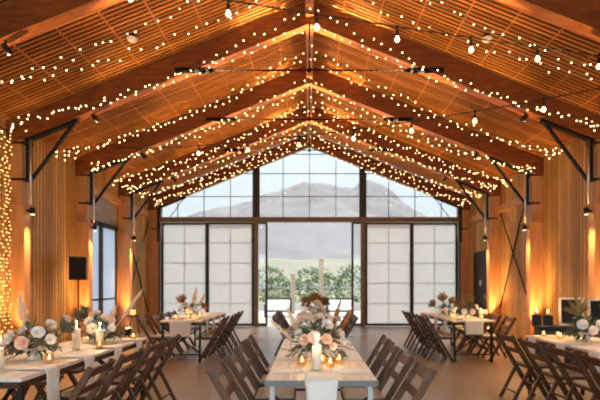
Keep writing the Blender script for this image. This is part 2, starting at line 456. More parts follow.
# ---- right bay: dark door
t = thing('door_8', 'dark brown side door in the slat wall next to the glass gable', 'door', (WX+.05, 14.525, 0)); t['kind'] = 'structure'
MB().box(-.03, .03, -.57, .57, 0, 2.44).build('leaf', M['doorwood'], t)
MB().tube((-.09, -.45, .95), (-.09, -.45, 1.1), .012).box(-.09, 0, -.46, -.44, 1.0, 1.02).build('door_handle', M['silver'], t)
MB().box(-.045, -.03, -.02, .12, 1.36, 1.55).build('notice', M['white'], t)

# ceiling dome lamps
for s in (-1, 1):
    t = thing('ceiling_dome', 'frosted dome fixture under the slats on the %s' % side[s], 'ceiling lamp', (s*2.8, 7.27, RC(2.8)-.02), 0, 'ceiling domes')
    MB().tube((0,0,0), (0,0,-.04), .07, .08, 20).build('base', M['steel'], t)
    MB().lathe([(.08,-.04),(.075,-.065),(.055,-.09),(.02,-.10),(.001,-.102)]).build('dome', M['frost'], t)

# ------------------------------------------------------------------ fairy lights
bm_ = MB(); bm_.ball((0,0,0), .0095, 1); _b = bm_.build('bulb', M['bulb']); BULB = _b.data; bpy.data.objects.remove(_b)
def sag(a, b, n, s):
    a, b = V(a), V(b)
    return [a.lerp(b, i/n) - V((0,0,s*4*(i/n)*(1-i/n))) for i in range(n+1)]
idx = 0
strings = []
for yh, pair in ((6.4,(6.1,6.75)),(7.6,(7.55,8.15)),(9.2,(8.85,9.25)),(10.4,(10.15,10.6)),(11.6,(11.2,11.65)),(12.45,(12.1,12.55)),(13.5,(13.05,13.55)),(14.6,(14.1,14.65))):
    for yr in pair: strings.append((yh, yr))
for q, (yh, yr) in enumerate(strings):
    sg = random.uniform(.16, .30); rz = RB(0) - random.uniform(.02, .10)
    yl, yrr = yh + random.uniform(-.1, .1), yh + random.uniform(-.1, .1)
    L = sag((-5.02, yl, 4.02 + random.uniform(-.04,.06)), (0, yr, rz), 34, sg)
    R = sag((0, yr, rz), (5.02, yrr, 4.02 + random.uniform(-.04,.06)), 34, random.uniform(.16, .30))
    t = thing('fairy_light_string', 'warm fairy light string swagged under the rafters, %s from the glass gable' % ORD[len(strings)-1-q], 'string lights', (0, yr, rz), 0, 'fairy light strings under the roof')
    org = V((0, yr, rz))
    MB().path([p-org for p in L+R[1:]], .004, 4).build('wire', M['wire'], t)
    def put(p):
        ob = bpy.data.objects.new('bulb', BULB); COL.objects.link(ob); ob.parent = t; ob.location = p-org
    for p in L[1:]+R[1:]:
        put(p + V((random.uniform(-.05,.05), random.uniform(-.05,.05), random.choice((-.04, .02))+random.uniform(-.015,.015))))
    for s, e in ((-1, L[0]), (1, R[-1])):        # left-over length bunched at the hook
        for k in range(3):
            put(e + V((-s*random.uniform(.0,.35), random.uniform(-.12,.12), random.uniform(-.14,.06))))

# fairy light curtain by the wall
t = thing('fairy_light_curtain', 'golden fairy light curtain hanging on the slat wall by the first column', 'string lights', (-5.12, 7.4, 4.0))
MB().tube((0,-1.2,0), (0,.45,0), .012).build('rail', M['steel'], t)
for k in range(14):
    y = -1.0 + k*.11
    c = MB(); z = 0
    c.mi = 0
    pts = [V((random.uniform(-.02,.02), y+random.uniform(-.02,.02), -i*.2)) for i in range(20)]
    c.path(pts, .003, 4); c.mi = 1
    for i in range(60):
        c.ball((random.uniform(-.04,.04), y+random.uniform(-.035,.035), -.06-i*.064), .0115, 1)
    c.build('strand', [M['wire'], M['curtainbulb']], t)

# festoon cables with globe bulbs
def festoon(label, a, b, s, bulbs):
    t = thing('festoon_string', label, 'string lights', a)
    n = 30; P = sag(a, b, n, s); A = V(a)
    MB().path([p-A for p in P], .008, 5).build('cable', M['blackwire'], t)
    for f in bulbs:
        i = min(n-1, int(f*n)); p = P[i].lerp(P[i+1], f*n-i) - A
        h = MB(); h.tube(p, p-V((0,0,.07)), .008, .008, 6); h.tube(p-V((0,0,.05)), p-V((0,0,.12)), .022, .026, 8)
        h.ball(p, .028, 1); so = h.build('socket', M['blackwire'], t)
        MB().lathe([(.001,-.195),(.018,-.19),(.03,-.168),(.03,-.155),(.02,-.135),(.014,-.12)], p, 12).build('globe_bulb', M['globe'], so)
def frac(a, b, xs): return [(x-a[0])/(b[0]-a[0]) for x in xs]
a, b = (-3.3, 4.95, 4.86), (4.6, 6.6, 4.62)
festoon('black festoon cable of globe bulbs strung across the front of the roof', a, b, .04, frac(a, b, [-2.03,-.96,.09,1.12,2.14,3.12,4.08]))
a, b = (4.75, 6.5, 4.30), (-4.4, 10.3, 4.43)
festoon('black festoon cable of globe bulbs hanging slack behind the second frame', a, b, .22, frac(a, b, [3.56,2.65,1.72,.78,-.2,-1.2,-2.27]))

# ------------------------------------------------------------------ tables
TABLES = {   # key: x, y, name in words
 'fc': (.08, 4.31, 'front centre table'),
 'rc': (.10, 9.5, 'rear centre table'),
 'fl': (-2.36, 4.38, 'table beside the fairy light curtain'),
 'rl': (-2.30, 9.42, 'rear table beside the loudspeaker'),
 'fr': (3.13, 4.65, 'table before the chalkboards'),
 'rr': (2.95, 9.47, 'rear table beside the dark door'),
}
TZ = .75
def make_table(key):
    x, y, words = TABLES[key]
    lab = {'fc': 'long limewashed plank table in the middle with pale legs', 'rc': 'long plank table nearest the centre glass doorway',
           'fl': 'long plank table beside the fairy light curtain', 'rl': 'long plank table past the loudspeaker by the sheet doors',
           'fr': 'long plank table in front of the framed chalkboards', 'rr': 'long plank table beside the dark brown side door'}[key]
    t = thing('dining_table', lab, 'table', (x, y, 0), 0, 'long dining tables')
    b = MB()
    for k in range(5):
        w = .76/5; b.box(-.38+k*w+.0015, -.38+(k+1)*w-.0015, -1.22, 1.22, TZ-.028, TZ)
    b.build('tabletop', M['planks'], t, bevel=.003)
    AP = .045 if key in ('fc','rc') else .075
    a = MB(); a.box(-.37,.37,-1.21,-1.185,TZ-AP,TZ-.028); a.box(-.37,.37,1.185,1.21,TZ-AP,TZ-.028)
    a.box(-.37,-.345,-1.185,1.185,TZ-AP,TZ-.028); a.box(.345,.37,-1.185,1.185,TZ-AP,TZ-.028)
    a.build('apron', M['greymetal'] if key in ('fc','rc') else M['chairwood'], t)
    if key == 'fc':
        e = MB(); e.box(-.382,.382,-1.226,-1.2205,TZ-.04,TZ-.002); e.box(-.382,.382,1.2205,1.226,TZ-.04,TZ-.002)
        e.build('edge_band', M['bandmetal'], t)
    for sy in (-1, 1):
        for sx in (-1, 1):
            MB().bar((sx*.335, sy*1.15, TZ-AP), (sx*.335, sy*1.19, 0), .035, .035).build('leg', M['greymetal'] if key == 'fc' else M['blackmetal'], t)
        br = MB(); br.bar((-.33, sy*1.13, .62), (.33, sy*1.13, .16), .022, .022, (0,1,0)); br.bar((.33, sy*1.155, .62), (-.33, sy*1.155, .16), .022, .022, (0,1,0))
        br.bar((-.33, sy*1.18, .14), (.33, sy*1.18, .14), .022, .022, (0,1,0))
        br.build('cross_brace', M['blackmetal'], t)
        MB().bar((0, sy*1.03, .40), (0, sy*.45, TZ-.04), .02, .02).build('stay', M['blackmetal'], t)
    return t
for k in TABLES: make_table(k)

# ------------------------------------------------------------------ chairs
def make_chair():
    r = thing('folding_chair', 'x', 'chair')
    top, foot = V((0,-.30,.80)), V((0,.17,0))
    P = lambda z, x=0: V((x, -.30+.47*(.80-z)/.80, z))
    for s in (-1, 1):
        p = MB(); p.bar(P(.80, s*.2), P(0, s*.2), .034, .05); p.build('back_post', M['chairwood'], r, bevel=.006)
    for z0, z1, nm in ((.715, .785, 'top_rail'), (.585, .64, 'back_slat')):
        sl = MB(); sl.bar(P(z0), P(z1), .374, .016); sl.build(nm, M['chairwood'], r, bevel=.004)
    for s in (-1, 1):
        MB().bar((s*.165, -.06, .41), (s*.165, -.27, 0), .024, .04).build('leg', M['chairwood'], r, bevel=.005)
    MB().box(-.18, .18, -.08, .27, .405, .432).build('seat_frame', M['chairwood'], r, bevel=.006)
    MB().box(-.17, .17, -.07, .262, .432, .465).build('seat_pad', M['cream'], r, bevel=.014)
    st = MB(); st.tube((-.2, P(.2).y, .2), (.2, P(.2).y, .2), .011, .011, 8); st.build('stretcher', M['chairwood'], r)
    st = MB(); st.tube((-.165, -.27+.21*.12/.41, .12), (.165, -.27+.21*.12/.41, .12), .011, .011, 8); st.build('stretcher', M['chairwood'], r)
    return r
proto = make_chair(); used = [False]
def place(x, y, rz, label, group):
    o = proto if not used[0] else copy_tree(proto)
    used[0] = True
    o.location = (x, y, 0); o.rotation_euler = (0, 0, rz)
    o['label'] = label; o['group'] = group
SIDE = {'fc': {-1: 'loudspeaker side', 1: 'chalkboard side'}, 'rc': {-1: 'loudspeaker side', 1: 'chalkboard side'},
        'fl': {-1: 'wall side', 1: 'aisle side'}, 'rl': {-1: 'wall side', 1: 'aisle side'},
        'fr': {-1: 'aisle side', 1: 'wall side'}, 'rr': {-1: 'aisle side', 1: 'wall side'}}
rows = [('fc',-1,4),('fc',1,4),('rc',-1,4),('rc',1,4),('fl',1,4),('fl',-1,2),('rl',-1,4),('rl',1,4),('fr',-1,4),('rr',-1,4),('rr',1,4)]
for key, s, n in rows:
    x, y, words = TABLES[key]
    for k in range(n):                      # k = 0 is the chair at the glass-door end
        yy = y + .9 - k*.6 + random.uniform(-.02, .02)
        xx = x + s*(.485 + random.uniform(-.02, .03))
        place(xx, yy, (PI/2 if s > 0 else -PI/2) + random.uniform(-.05, .05),
              'wooden folding chair, %s from glass doors, %s of %s' % (ORD[k], SIDE[key][s], words), 'chairs along the %s' % words)

# ------------------------------------------------------------------ linen
def ribbon(name, pts, w, mat, axis, thick=.003, nfold=8, amp=.004, drop_amp=.014):
    """cloth strip following pts (Vectors); `axis` is its width direction"""
    axis = V(axis).normalized(); me = MB(); rows_ = []
    bm = me.bm
    for i, p in enumerate(pts):
        ln = []
        for j in range(nfold+1):
            u = j/nfold - .5
            hang = max(0, pts[0].z - p.z)
            prev = pts[max(0,i-1)]; nxt = pts[min(len(pts)-1,i+1)]
            d = (nxt-prev).normalized(); nn = axis.cross(d).normalized()
            if nn.z < -.3: nn = -nn
            k = min(1, hang/.08)
            off = (amp*(1-k)*.5 + drop_amp*k) * (.5+.5*math.sin(u*14 + p.x*9 + p.y*7)) 
            ww = w*(1 - .12*k)
            out = nn if nn.z > .3 else V((nn.x, nn.y, 0))
            ln.append(bm.verts.new(p + axis*u*ww + out*off))
        rows_.append(ln)
    for a, b in zip(rows_, rows_[1:]):
        for j in range(nfold):
            f = bm.faces.new((a[j], a[j+1], b[j+1], b[j])); f.smooth = True
    o = me.build(name, mat)
    so = o.modifiers.new('solid', 'SOLIDIFY'); so.thickness = thick; so.offset = 0
    return o
def runner(key, w, drop, lab, length=2.44):
    x, y, _ = TABLES[key]
    pts = [V((x, y+1.2-i*.1, TZ+.004)) for i in range(int((length-.05)/.1)+1)]
    yf = y-1.22
    pts = [p for p in pts if p.y > yf+.02] + [V((x, yf-.003, TZ+.003)), V((x, yf-.016, TZ-.012))]
    n = 8
    pts += [V((x, yf-.02-.01*i/n, TZ-.012-drop*(i+1)/n)) for i in range(n)]
    # keep the hanging side outward: width axis chosen so the normal faces the camera end
    tag(ribbon('table_runner', pts, w, M['cloth'], (1,0,0)), lab, 'table runner', 'white table runners')
runner('fc', .23, .33, 'white gauze runner hanging over the end of the middle plank table')
runner('rl', .42, .27, 'white cloth runner falling over the end of the table past the loudspeaker')
runner('rr', .36, .24, 'white cloth runner falling over the end of the table beside the dark door')
runner('rc', .25, .25, 'white runner along the table nearest the centre glass doorway')
runner('fl', .22, .2, 'white runner along the table beside the fairy light curtain')
runner('fr', .22, .2, 'white runner along the table before the framed chalkboards')
def napkin(x, y, s, edge, drop, w, lab, grp):
    """lies on the table and hangs over the edge at x+s*edge"""
    xe = x + s*edge
    pts = [V((xe - s*.24 + s*i*.04, y, TZ+.012)) for i in range(6)] + [V((xe+s*.004, y, TZ+.010)), V((xe+s*.02, y, TZ-.01))]
    n = 7
    pts += [V((xe+s*(.024+.006*i/n), y, TZ-.01-drop*(i+1)/n)) for i in range(n)]
    tag(ribbon('napkin', pts, w, M['cloth'], (0,1,0), nfold=6, drop_amp=.012), lab, 'napkin', grp)
for key, s, dr in (('fl',1,.30),('fr',-1,.24),('rl',1,.25),('rr',-1,.25)):
    x, y, words = TABLES[key]
    for k in range(4):
        napkin(x, y+.95-k*.6+random.uniform(-.04,.04), s, .38, dr*random.uniform(.9,1.1), .20,
               'white napkin hanging over aisle edge, %s from glass doors, %s' % (ORD[k], words), 'napkins hanging over the %s' % words)
# flat settings on the centre tables
def flat_setting(x, y, s, words, k, cut=True):
    c = MB(); nm = '%s of %s, %s from glass doors' % ('loudspeaker side' if s < 0 else 'chalkboard side', words, ORD[k])
    b = MB(); b.box(-.15,.15,-.055,.055,0,.008); b.box(-.145,.10,-.05,.045,.008,.014)
    o = b.build('napkin', M['cloth'], None, (x+s*.22, y, TZ+.001), bevel=.003); o.rotation_euler = (0,0,random.uniform(-.06,.06))
    tag(o, 'white folded napkin, %s' % nm, 'napkin', 'folded napkins on the %s' % words)
    if not cut: return
    f = MB(); f.box(-.10,.035,-.004,.004,0,.004); f.box(.035,.055,-.011,.011,0,.004)
    for j in (-.009,-.003,.003,.009): f.box(.055,.095,j-.0017,j+.0017,0,.004)
    o = f.build('fork', M['brass'], None, (x+s*.25, y+.11, TZ+.0005)); o.rotation_euler = (0,0, PI if s > 0 else 0)
    tag(o, 'copper toned fork, %s' % nm, 'fork', 'copper forks')
    f = MB(); f.box(-.10,.0,-.005,.005,0,.004); f.box(0,.10,-.009,.008,0,.003)
    o = f.build('knife', M['brass'], None, (x+s*.25, y-.11, TZ+.0005)); o.rotation_euler = (0,0, PI if s > 0 else 0)
    tag(o, 'copper toned knife, %s' % nm, 'knife', 'copper knives')
for key in ('fc','rc'):
    x, y, words = TABLES[key]
    for s in (-1, 1):
        for k in range(4): flat_setting(x, y+.9-k*.6, s, words, k, key == 'fc')

# ------------------------------------------------------------------ flowers
def rose_mesh(mat, name):
    b = MB()
    layers = [(.010,.034,4,.2),(.022,.036,5,.45),(.034,.032,6,.75),(.044,.026,7,1.05)]
    for li, (r, h, n, open_) in enumerate(layers):
        for k in range(n):
            a = 2*PI*k/n + li*.6; ca, sa = math.cos(a), math.sin(a)
            vs = []
            for iu in range(4):
                u = iu/3
                for iv in range(4):
                    v = iv/3 - .5
                    ang = a + v*(2*PI/n)*1.35
                    rr = r*(.35+.65*math.sin(u*PI*.55)/math.sin(PI*.55)) + open_*.012*u*u
                    z = h*u*(1-.25*abs(v)*2) - open_*.012 + (.012 if li < 2 else .004) - (open_*.010 if u == 1 and abs(v) > .4 else 0)
                    vs.append((rr*math.cos(ang), rr*math.sin(ang), z))
            b._f(vs, [(i*4+j, i*4+j+1, i*4+j+5, i*4+j+4) for i in range(3) for j in range(3)], True)
    b.ball((0,0,.014), .018, 1)
    o = b.build(name, mat); me = o.data; bpy.data.objects.remove(o); return me
ROSE = {k: rose_mesh(M['rose_'+k], 'rose_'+k) for k in ('white','peach','blush')}

def leaf(b, p, d, L, w, up=V((0,0,1))):
    d = d.normalized(); a = d.cross(up)
    if a.length < .1: a = d.orthogonal()
    a.normalize(); n = a.cross(d)
    q = [p, p+d*L*.35+a*w/2+n*L*.06, p+d*L*.75+a*w*.35+n*L*.05, p+d*L-n*L*.05, p+d*L*.75-a*w*.35+n*L*.05, p+d*L*.35-a*w/2+n*L*.06, p+d*L*.4]
    b._f(q, [(0,1,6),(1,2,3,6),(3,4,5,6),(5,0,6)], True)

def plume_mesh(h, w, mat, base, lean, parent, name='pampas_plume', n=150):
    """fuzzy tapered plume made of fine strands round a stem"""
    b = MB(); base = V(base); tip = base + V(lean)
    stem = tip-base; d = stem.normalized()
    b.tube(base, base+stem*.9, .004, .002, 5)
    for k in range(n):
        u = .28 + .72*random.random(); p = base + stem*u
        prof = math.sin(PI*min(1,(u-.22)/.82)**.75)
        ang = random.uniform(0, 2*PI); a = d.orthogonal().normalized(); c = d.cross(a)
        out = a*math.cos(ang)+c*math.sin(ang)
        e = p + out*w*.5*prof*random.uniform(.4,1) + d*random.uniform(.05,.11)*h*2
        b.bar(p, e, .006, .002, out.cross(d)); 
    return b.build(name, mat, parent)
def fan_mesh(h, mat, base, lean, parent, spread=.9, n=17, name='dried_palm_fan'):
    """pleated dried palm fan: spiky blades spreading from the top of a stem"""
    b = MB(); base = V(base); lean = V(lean); hub = base + lean*.45
    b.tube(base, hub, .005, .004, 6)
    d0 = lean.normalized(); sidev = V((1,0,0)) if abs(d0.x) < .7 else V((0,0,1))
    sidev = (sidev - d0*sidev.dot(d0)).normalized()
    for k in range(n):
        a = (k/(n-1)-.5)*2*spread
        d = (d0*math.cos(a) + sidev*math.sin(a) + V((0,random.uniform(-.18,.18),0))).normalized()
        leaf(b, hub, d, h*.62*(1-.25*abs(a)/spread)*random.uniform(.85,1.1), .035)
    return b.build(name, mat, parent)

def arrangement(label, loc, W, H, roses, plumes=(), fans=(), nleaf=150, seed=1, grey=.3, name='flower_arrangement', spill=1.0, vh=.1):
    random.seed(seed)
    t = thing(name, label, 'flowers', loc, 0, 'table flower arrangements')
    MB().lathe([(.001,0),(.05,0),(.055,.01),(.035,.03),(.04,.04),(.085,vh*.8),(.095,vh),(.088,vh),(.03,.05),(.001,.05)]).build('bowl', M['bowl'], t)
    for mat, share, nm in ((M['leaf'], 1-grey, 'foliage'), (M['leafgrey'], grey, 'dusty_foliage')):
        b = MB()
        for k in range(int(nleaf*share)):
            az = random.uniform(0, 2*PI); el = random.uniform(-.35, 1.3)
            rr = random.uniform(.45, 1.0)
            d = V((math.cos(az)*math.cos(el), math.sin(az)*math.cos(el)*.7, math.sin(el)))
            p = V((0,0,vh)) + V((d.x*W*.5*rr, d.y*W*.45*rr, max(-.05 if vh > .08 else -.02, d.z*H*.55*rr)))
            leaf(b, p, (d + V((random.uniform(-.6,.6), random.uniform(-.6,.6), random.uniform(-.7,.3)))), random.uniform(.05,.095), random.uniform(.022,.036))
        for k in range(int(14*share)):          # stems with paired leaves
            az = random.uniform(0, 2*PI); e = V((math.cos(az)*W*.55*spill, math.sin(az)*W*.4*spill, vh+random.uniform(-.06,.16)))
            st = V((0,0,vh*.9)); mid = (st+e)/2 + V((0,0,.05)); pts = [st.lerp(mid, i/4) for i in range(4)] + [mid.lerp(e, i/4) for i in range(5)]
            b.path(pts, .0025, 4)
            for i, p in enumerate(pts[3:]):
                dd = (pts[min(len(pts)-1, i+4)]-pts[i+2]).normalized()
                for s in (-1,1): leaf(b, p, dd*.5 + dd.cross(V((0,0,1)))*s*.8, .05, .028)
        b.build(nm, mat, t)
    for (x, z, yy, colr, sc) in roses:
        o = bpy.data.objects.new('rose', ROSE[colr]); COL.objects.link(o); o.parent = t
        o.location = (x, yy, z); o.scale = (sc*.8,)*3
        dirv = V((x*1.4, yy*1.2-.06, max(.02, z-vh*.9))).normalized()
        o.rotation_euler = dirv.to_track_quat('Z', 'Y').to_euler()
        if colr != 'white': o['label'] = colr + ' coloured rose'
    for (x, yy, lean, w, mt) in plumes:
        plume_mesh(V(lean).length, w, M[mt], (x, yy, vh), lean, t)
    for (x, yy, lean, h, mt) in fans:
        fan_mesh(h, M[mt], (x, yy, vh), lean, t)
    return t

# front centre: lush, base on the table at y 3.95
arrangement('lush white and peach rose arrangement with eucalyptus on the middle plank table', (.06, 3.98, TZ+.005), .52, .42,
  [(.09,.30,-.10,'white',1.25),(-.02,.20,-.17,'blush',1.25),(.08,.19,-.19,'peach',1.05),(-.10,.18,-.16,'peach',1.1),(-.15,.22,-.08,'white',1.0),
   (.20,.22,-.10,'blush',1.05),(.22,.16,-.12,'white',.9),(-.05,.30,-.06,'blush',1.0),(-.16,.31,0,'blush',1.15),(.18,.34,0,'peach',.9),
   (.02,.36,-.02,'blush',.9),(-.22,.15,-.10,'blush',.95),(.0,.12,-.2,'blush',.9),(.13,.13,-.19,'peach',.8),(-.12,.38,.04,'peach',.9)],
  [(.1,.02,(.10,0,.36),.06,'rust'),(.14,.03,(.16,.02,.30),.05,'rust'),(-.1,.03,(-.14,0,.30),.07,'pampas'),(-.14,.0,(-.22,0,.2),.06,'pampas')], (), 210, 11, .25)
arrangement('tall arrangement topped with rust dried palm on the rear centre table', (.12, 8.75, TZ+.005), .48, .46,
  [(.02,.30,-.12,'blush',1.6),(.08,.24,-.15,'blush',1.4),(-.10,.2,-.14,'peach',1.3),(.14,.16,-.14,'white',1.3),(-.04,.17,-.17,'white',1.2),(-.18,.26,-.05,'blush',1.2)],
  [(-.1,.02,(-.16,0,.30),.08,'pampas')],
  [(0,0,(-.02,0,.36),.46,'rust'),(.05,.0,(.16,0,.30),.40,'rust'),(-.05,.0,(-.18,.0,.28),.40,'rust')], 140, 12, .3)
arrangement('white rose arrangement with one tall pampas plume beside the fairy light curtain', (-2.37, 3.95, TZ+.005), .40, .34,
  [(-.10,.20,-.15,'white',1.3),(.02,.16,-.19,'peach',1.25),(.11,.24,-.12,'white',1.2),(.17,.30,-.04,'white',1.05),(.20,.18,-.1,'white',1.05),(-.17,.15,-.1,'white',1.0),(.26,.34,.04,'blush',.95),(-.04,.25,-.08,'white',.9)],
  [(-.04,.03,(-.09,0,.40),.11,'pampas')], [(.12,.05,(.20,.03,.26),.26,'leafgrey')], 170, 13, .2)
arrangement('white rose arrangement with pampas leaning towards the side door', (-2.33, 5.12, TZ+.005), .42, .34,
  [(-.06,.24,-.14,'white',1.2),(.0,.17,-.19,'white',1.35),(.09,.28,-.08,'blush',1.1),(-.02,.32,-.05,'blush',1.1),(.16,.25,-.08,'blush',1.0),(.19,.17,-.14,'white',.95)],
  [(.12,.02,(.30,0,.42),.07,'pampas'),(.05,.02,(.10,0,.26),.10,'pampas')], [(-.1,.06,(-.2,.04,.32),.34,'leafgrey')], 170, 14, .25)
arrangement('small rose cluster with amber tones past the loudspeaker, dark palm behind', (-2.34, 8.95, TZ+.005), .42, .30,
  [(-.14,.14,-.12,'blush',1.3),(.04,.15,-.16,'blush',1.4),(.14,.18,-.1,'white',1.2),(-.04,.24,-.08,'peach',1.2)],
  [(.05,.02,(.07,0,.42),.15,'pampas'),(.12,.02,(.16,.0,.32),.10,'pampas')], [(-.08,.03,(-.12,0,.38),.36,'rust'),(.12,.0,(.26,0,.18),.26,'rust')], 90, 15, .5)
arrangement('rose cluster with a gold palm fan beside the dark door, farther of two', (2.78, 9.35, TZ+.005), .40, .30,
  [(.1,.14,-.14,'white',1.4),(.16,.2,-.08,'white',1.3),(-.06,.13,-.15,'blush',1.2),(-.16,.14,-.1,'white',1.0)],
  [], [(-.03,.03,(-.05,0,.40),.40,'olivegold'),(-.12,.0,(-.24,0,.22),.30,'olivegold'),(.04,.0,(.12,0,.32),.32,'olivegold')], 110, 16, .3)
arrangement('rose cluster with a gold palm fan beside the dark door, nearer of two', (3.02, 8.75, TZ+.005), .40, .28,
  [(-.12,.14,-.14,'white',1.2),(.02,.14,-.17,'blush',1.2),(.12,.22,-.08,'white',1.3),(.18,.13,-.1,'white',1.2)],
  [], [(.0,.03,(.02,0,.36),.36,'olivegold'),(-.1,.02,(-.16,0,.24),.26,'olivegold')], 110, 17, .3)
arrangement('white rose arrangement with gold palm fans before the framed chalkboards', (3.13, 5.2, TZ+.005), .46, .32,
  [(-.13,.20,-.15,'white',1.3),(.04,.19,-.18,'white',1.4),(.16,.22,-.12,'blush',1.2),(-.04,.14,-.19,'blush',1.1),(.22,.16,-.1,'white',1.1),(.11,.14,-.19,'white',1.0)],
  [(.18,.02,(.24,0,.28),.10,'pampas')], [(-.04,.04,(-.05,0,.36),.42,'olivegold'),(.12,.02,(.22,0,.30),.40,'olivegold')], 170, 18, .2)
random.seed(99)

# ------------------------------------------------------------------ candles
LIGHTS = []
def lamp(name, kind, loc, energy, color, **kw):
    l = bpy.data.lights.new(name, kind); l.energy = energy; l.color = color
    for k, v in kw.items(): setattr(l, k, v)
    o = bpy.data.objects.new(name, l); COL.objects.link(o); o.location = loc
    return o
WARM = (1, .62, .30)
def pillar(x, y, h, r, lab, glass=None, energy=1.5, grp='pillar candles'):
    t = thing('pillar_candle', lab, 'candle', (x, y, TZ+.012), 0, grp)
    MB().lathe([(.001,0),(r,0),(r,h),(r*.8,h-.004),(r*.3,h-.012),(.001,h-.012)]).build('wax', M['wax'], t)
    w = MB().tube((0,0,h-.012), (0,0,h+.006), .0015, .0015, 5).build('wick', M['blackwire'], t)
    MB().lathe([(.001,h),(.005,h+.008),(.006,h+.014),(.003,h+.024),(.0005,h+.032)], n=10).build('flame', M['flame'], t)
    lamp('candle_light', 'POINT', (x, y-.012, TZ+h+.07), energy*.3, WARM, shadow_soft_size=.02)
    if glass:
        g = MB().lathe([(.001,.0),(r+.02,.0),(r+.022,.005),(r+.022,h+.10)], n=24)
        o = g.build('glass_hurricane', M['hurricane'], None, (x, y, TZ+.006)); tag(o, glass, 'candle holder', 'glass hurricanes')
def votive(x, y, lab, energy=.5, grp='amber glass votives'):
    t = thing('votive', lab, 'candle', (x, y, TZ+.008), 0, grp)
    MB().lathe([(.001,0),(.03,0),(.034,.01),(.036,.075),(.034,.075),(.031,.012),(.001,.012)], n=16).build('glass', M['amber'], t)
    MB().lathe([(.001,.013),(.026,.013),(.026,.035),(.001,.035)], n=12).build('wax', M['wax'], t)
    MB().lathe([(.001,.036),(.006,.044),(.003,.060),(.0005,.068)], n=8).build('flame', M['flame'], t)
    lamp('votive_light', 'POINT', (x, y, TZ+.085), energy*.3, WARM, shadow_soft_size=.02)
pillar(.055, 3.42, .17, .036, 'ivory pillar candle in front of the lush roses', 'tall clear glass around the pillar candle before the lush roses')
for (x, y, l) in ((-.06,3.62,'loudspeaker side of the pillar candle'),(.16,3.55,'chalkboard side of the pillar candle'),(.10,3.68,'just behind the pillar candle'),(.24,3.72,'under the eucalyptus on the chalkboard side')):
    votive(x, y, 'amber votive on the middle table, %s' % l)
pillar(-2.30, 3.40, .16, .035, 'ivory pillar candle at the end of the curtain-side table', 'clear glass around the first curtain-side pillar candle')
pillar(-2.28, 4.5, .20, .038, 'tall ivory pillar candle between the two curtain-side arrangements', 'clear glass around the tall candle between the arrangements')
pillar(-2.19, 4.80, .16, .035, 'ivory pillar candle just before the second curtain-side arrangement', 'clear glass around the candle before the second arrangement')
votive(-2.12, 3.75, 'amber votive beside the first curtain-side arrangement')
votive(-2.10, 4.60, 'amber votive between the tall curtain-side candles')
votive(-2.05, 5.35, 'amber votive past the second curtain-side arrangement')
for i, (x, y, l) in enumerate(((-2.50,8.6,'front of the table past the loudspeaker'),(-2.28,8.65,'beside the runner past the loudspeaker'),(-2.1,8.8,'aisle side of the rose cluster past the loudspeaker'),(-2.35,9.6,'behind the rose cluster past the loudspeaker'))):
    votive(x, y, 'amber votive, %s' % l, .9)
for i, (x, y, l) in enumerate(((2.72,8.75,'aisle side of the nearer gold palm'),(2.93,8.5,'in front of the nearer gold palm'),(3.2,8.55,'wall side of the nearer gold palm'),(2.85,9.05,'between the two gold palms'))):
    votive(x, y, 'amber votive beside the dark door, %s' % l, .9)
pillar(3.28, 8.8, .15, .035, 'ivory pillar candle wall side of the nearer gold palm')
for i, (x, y, l) in enumerate(((2.86,5.62,'far end'),(2.98,5.5,'second from the far end'),(2.92,5.35,'third from the far end'))):
    votive(x, y, 'amber votive before the chalkboards, %s' % l, .7)
pillar(3.20, 4.88, .15, .036, 'ivory pillar candle before the chalkboard arrangement', 'clear glass around the candle before the chalkboard arrangement')
# amber tray on the far left table
t = thing('brass_tray', 'oblong brass tray at the end of the table past the loudspeaker', 'tray', (-2.42, 8.42, TZ+.01))
MB().box(-.13,.13,-.06,.06,0,.008).build('base', M['brass'], t)
r_ = MB(); r_.box(-.14,.14,-.07,-.06,0,.03); r_.box(-.14,.14,.06,.07,0,.03); r_.box(-.14,-.13,-.06,.06,0,.03); r_.box(.13,.14,-.06,.06,0,.03); r_.build('rim', M['brass'], t)

# ------------------------------------------------------------------ loudspeaker on its stand
t = thing('speaker_stand', 'black tripod stand under the loudspeaker by the slat wall', 'stand', (-5.0, 9.95, 0))
MB().tube((0,0,.35), (0,0,1.5), .018).build('pole', M['blackmetal'], t)
MB().tube((0,0,.72), (0,0,.82), .03).tube((.03,0,.77),(.06,0,.77),.012).build('collar', M['blackplastic'], t)
for k in range(3):
    a = k*2*PI/3 + .5; d = V((math.cos(a), math.sin(a), 0))
    lg = MB().tube(V((0,0,.75)), d*.34+V((0,0,.02)), .012).tube(d*.17+V((0,0,.385)), V((0,0,.36)), .008).build('leg', M['blackmetal'], t)
    MB().ball(d*.34+V((0,0,.02)), .02).build('rubber_foot', M['blackplastic'], lg)
t = thing('loudspeaker', 'black loudspeaker raised on a stand in front of the slat wall', 'loudspeaker', (-5.0, 9.95, 1.5), .35)
b = MB(); b.prism([(-.17,0),(.17,0),(.17,.5),(-.17,.5)], -.15, .12); b.build('body', M['blackplastic'], t, bevel=.02)
MB().box(-.15,.15,-.165,-.148,.03,.47).build('grille', M['grille'], t)

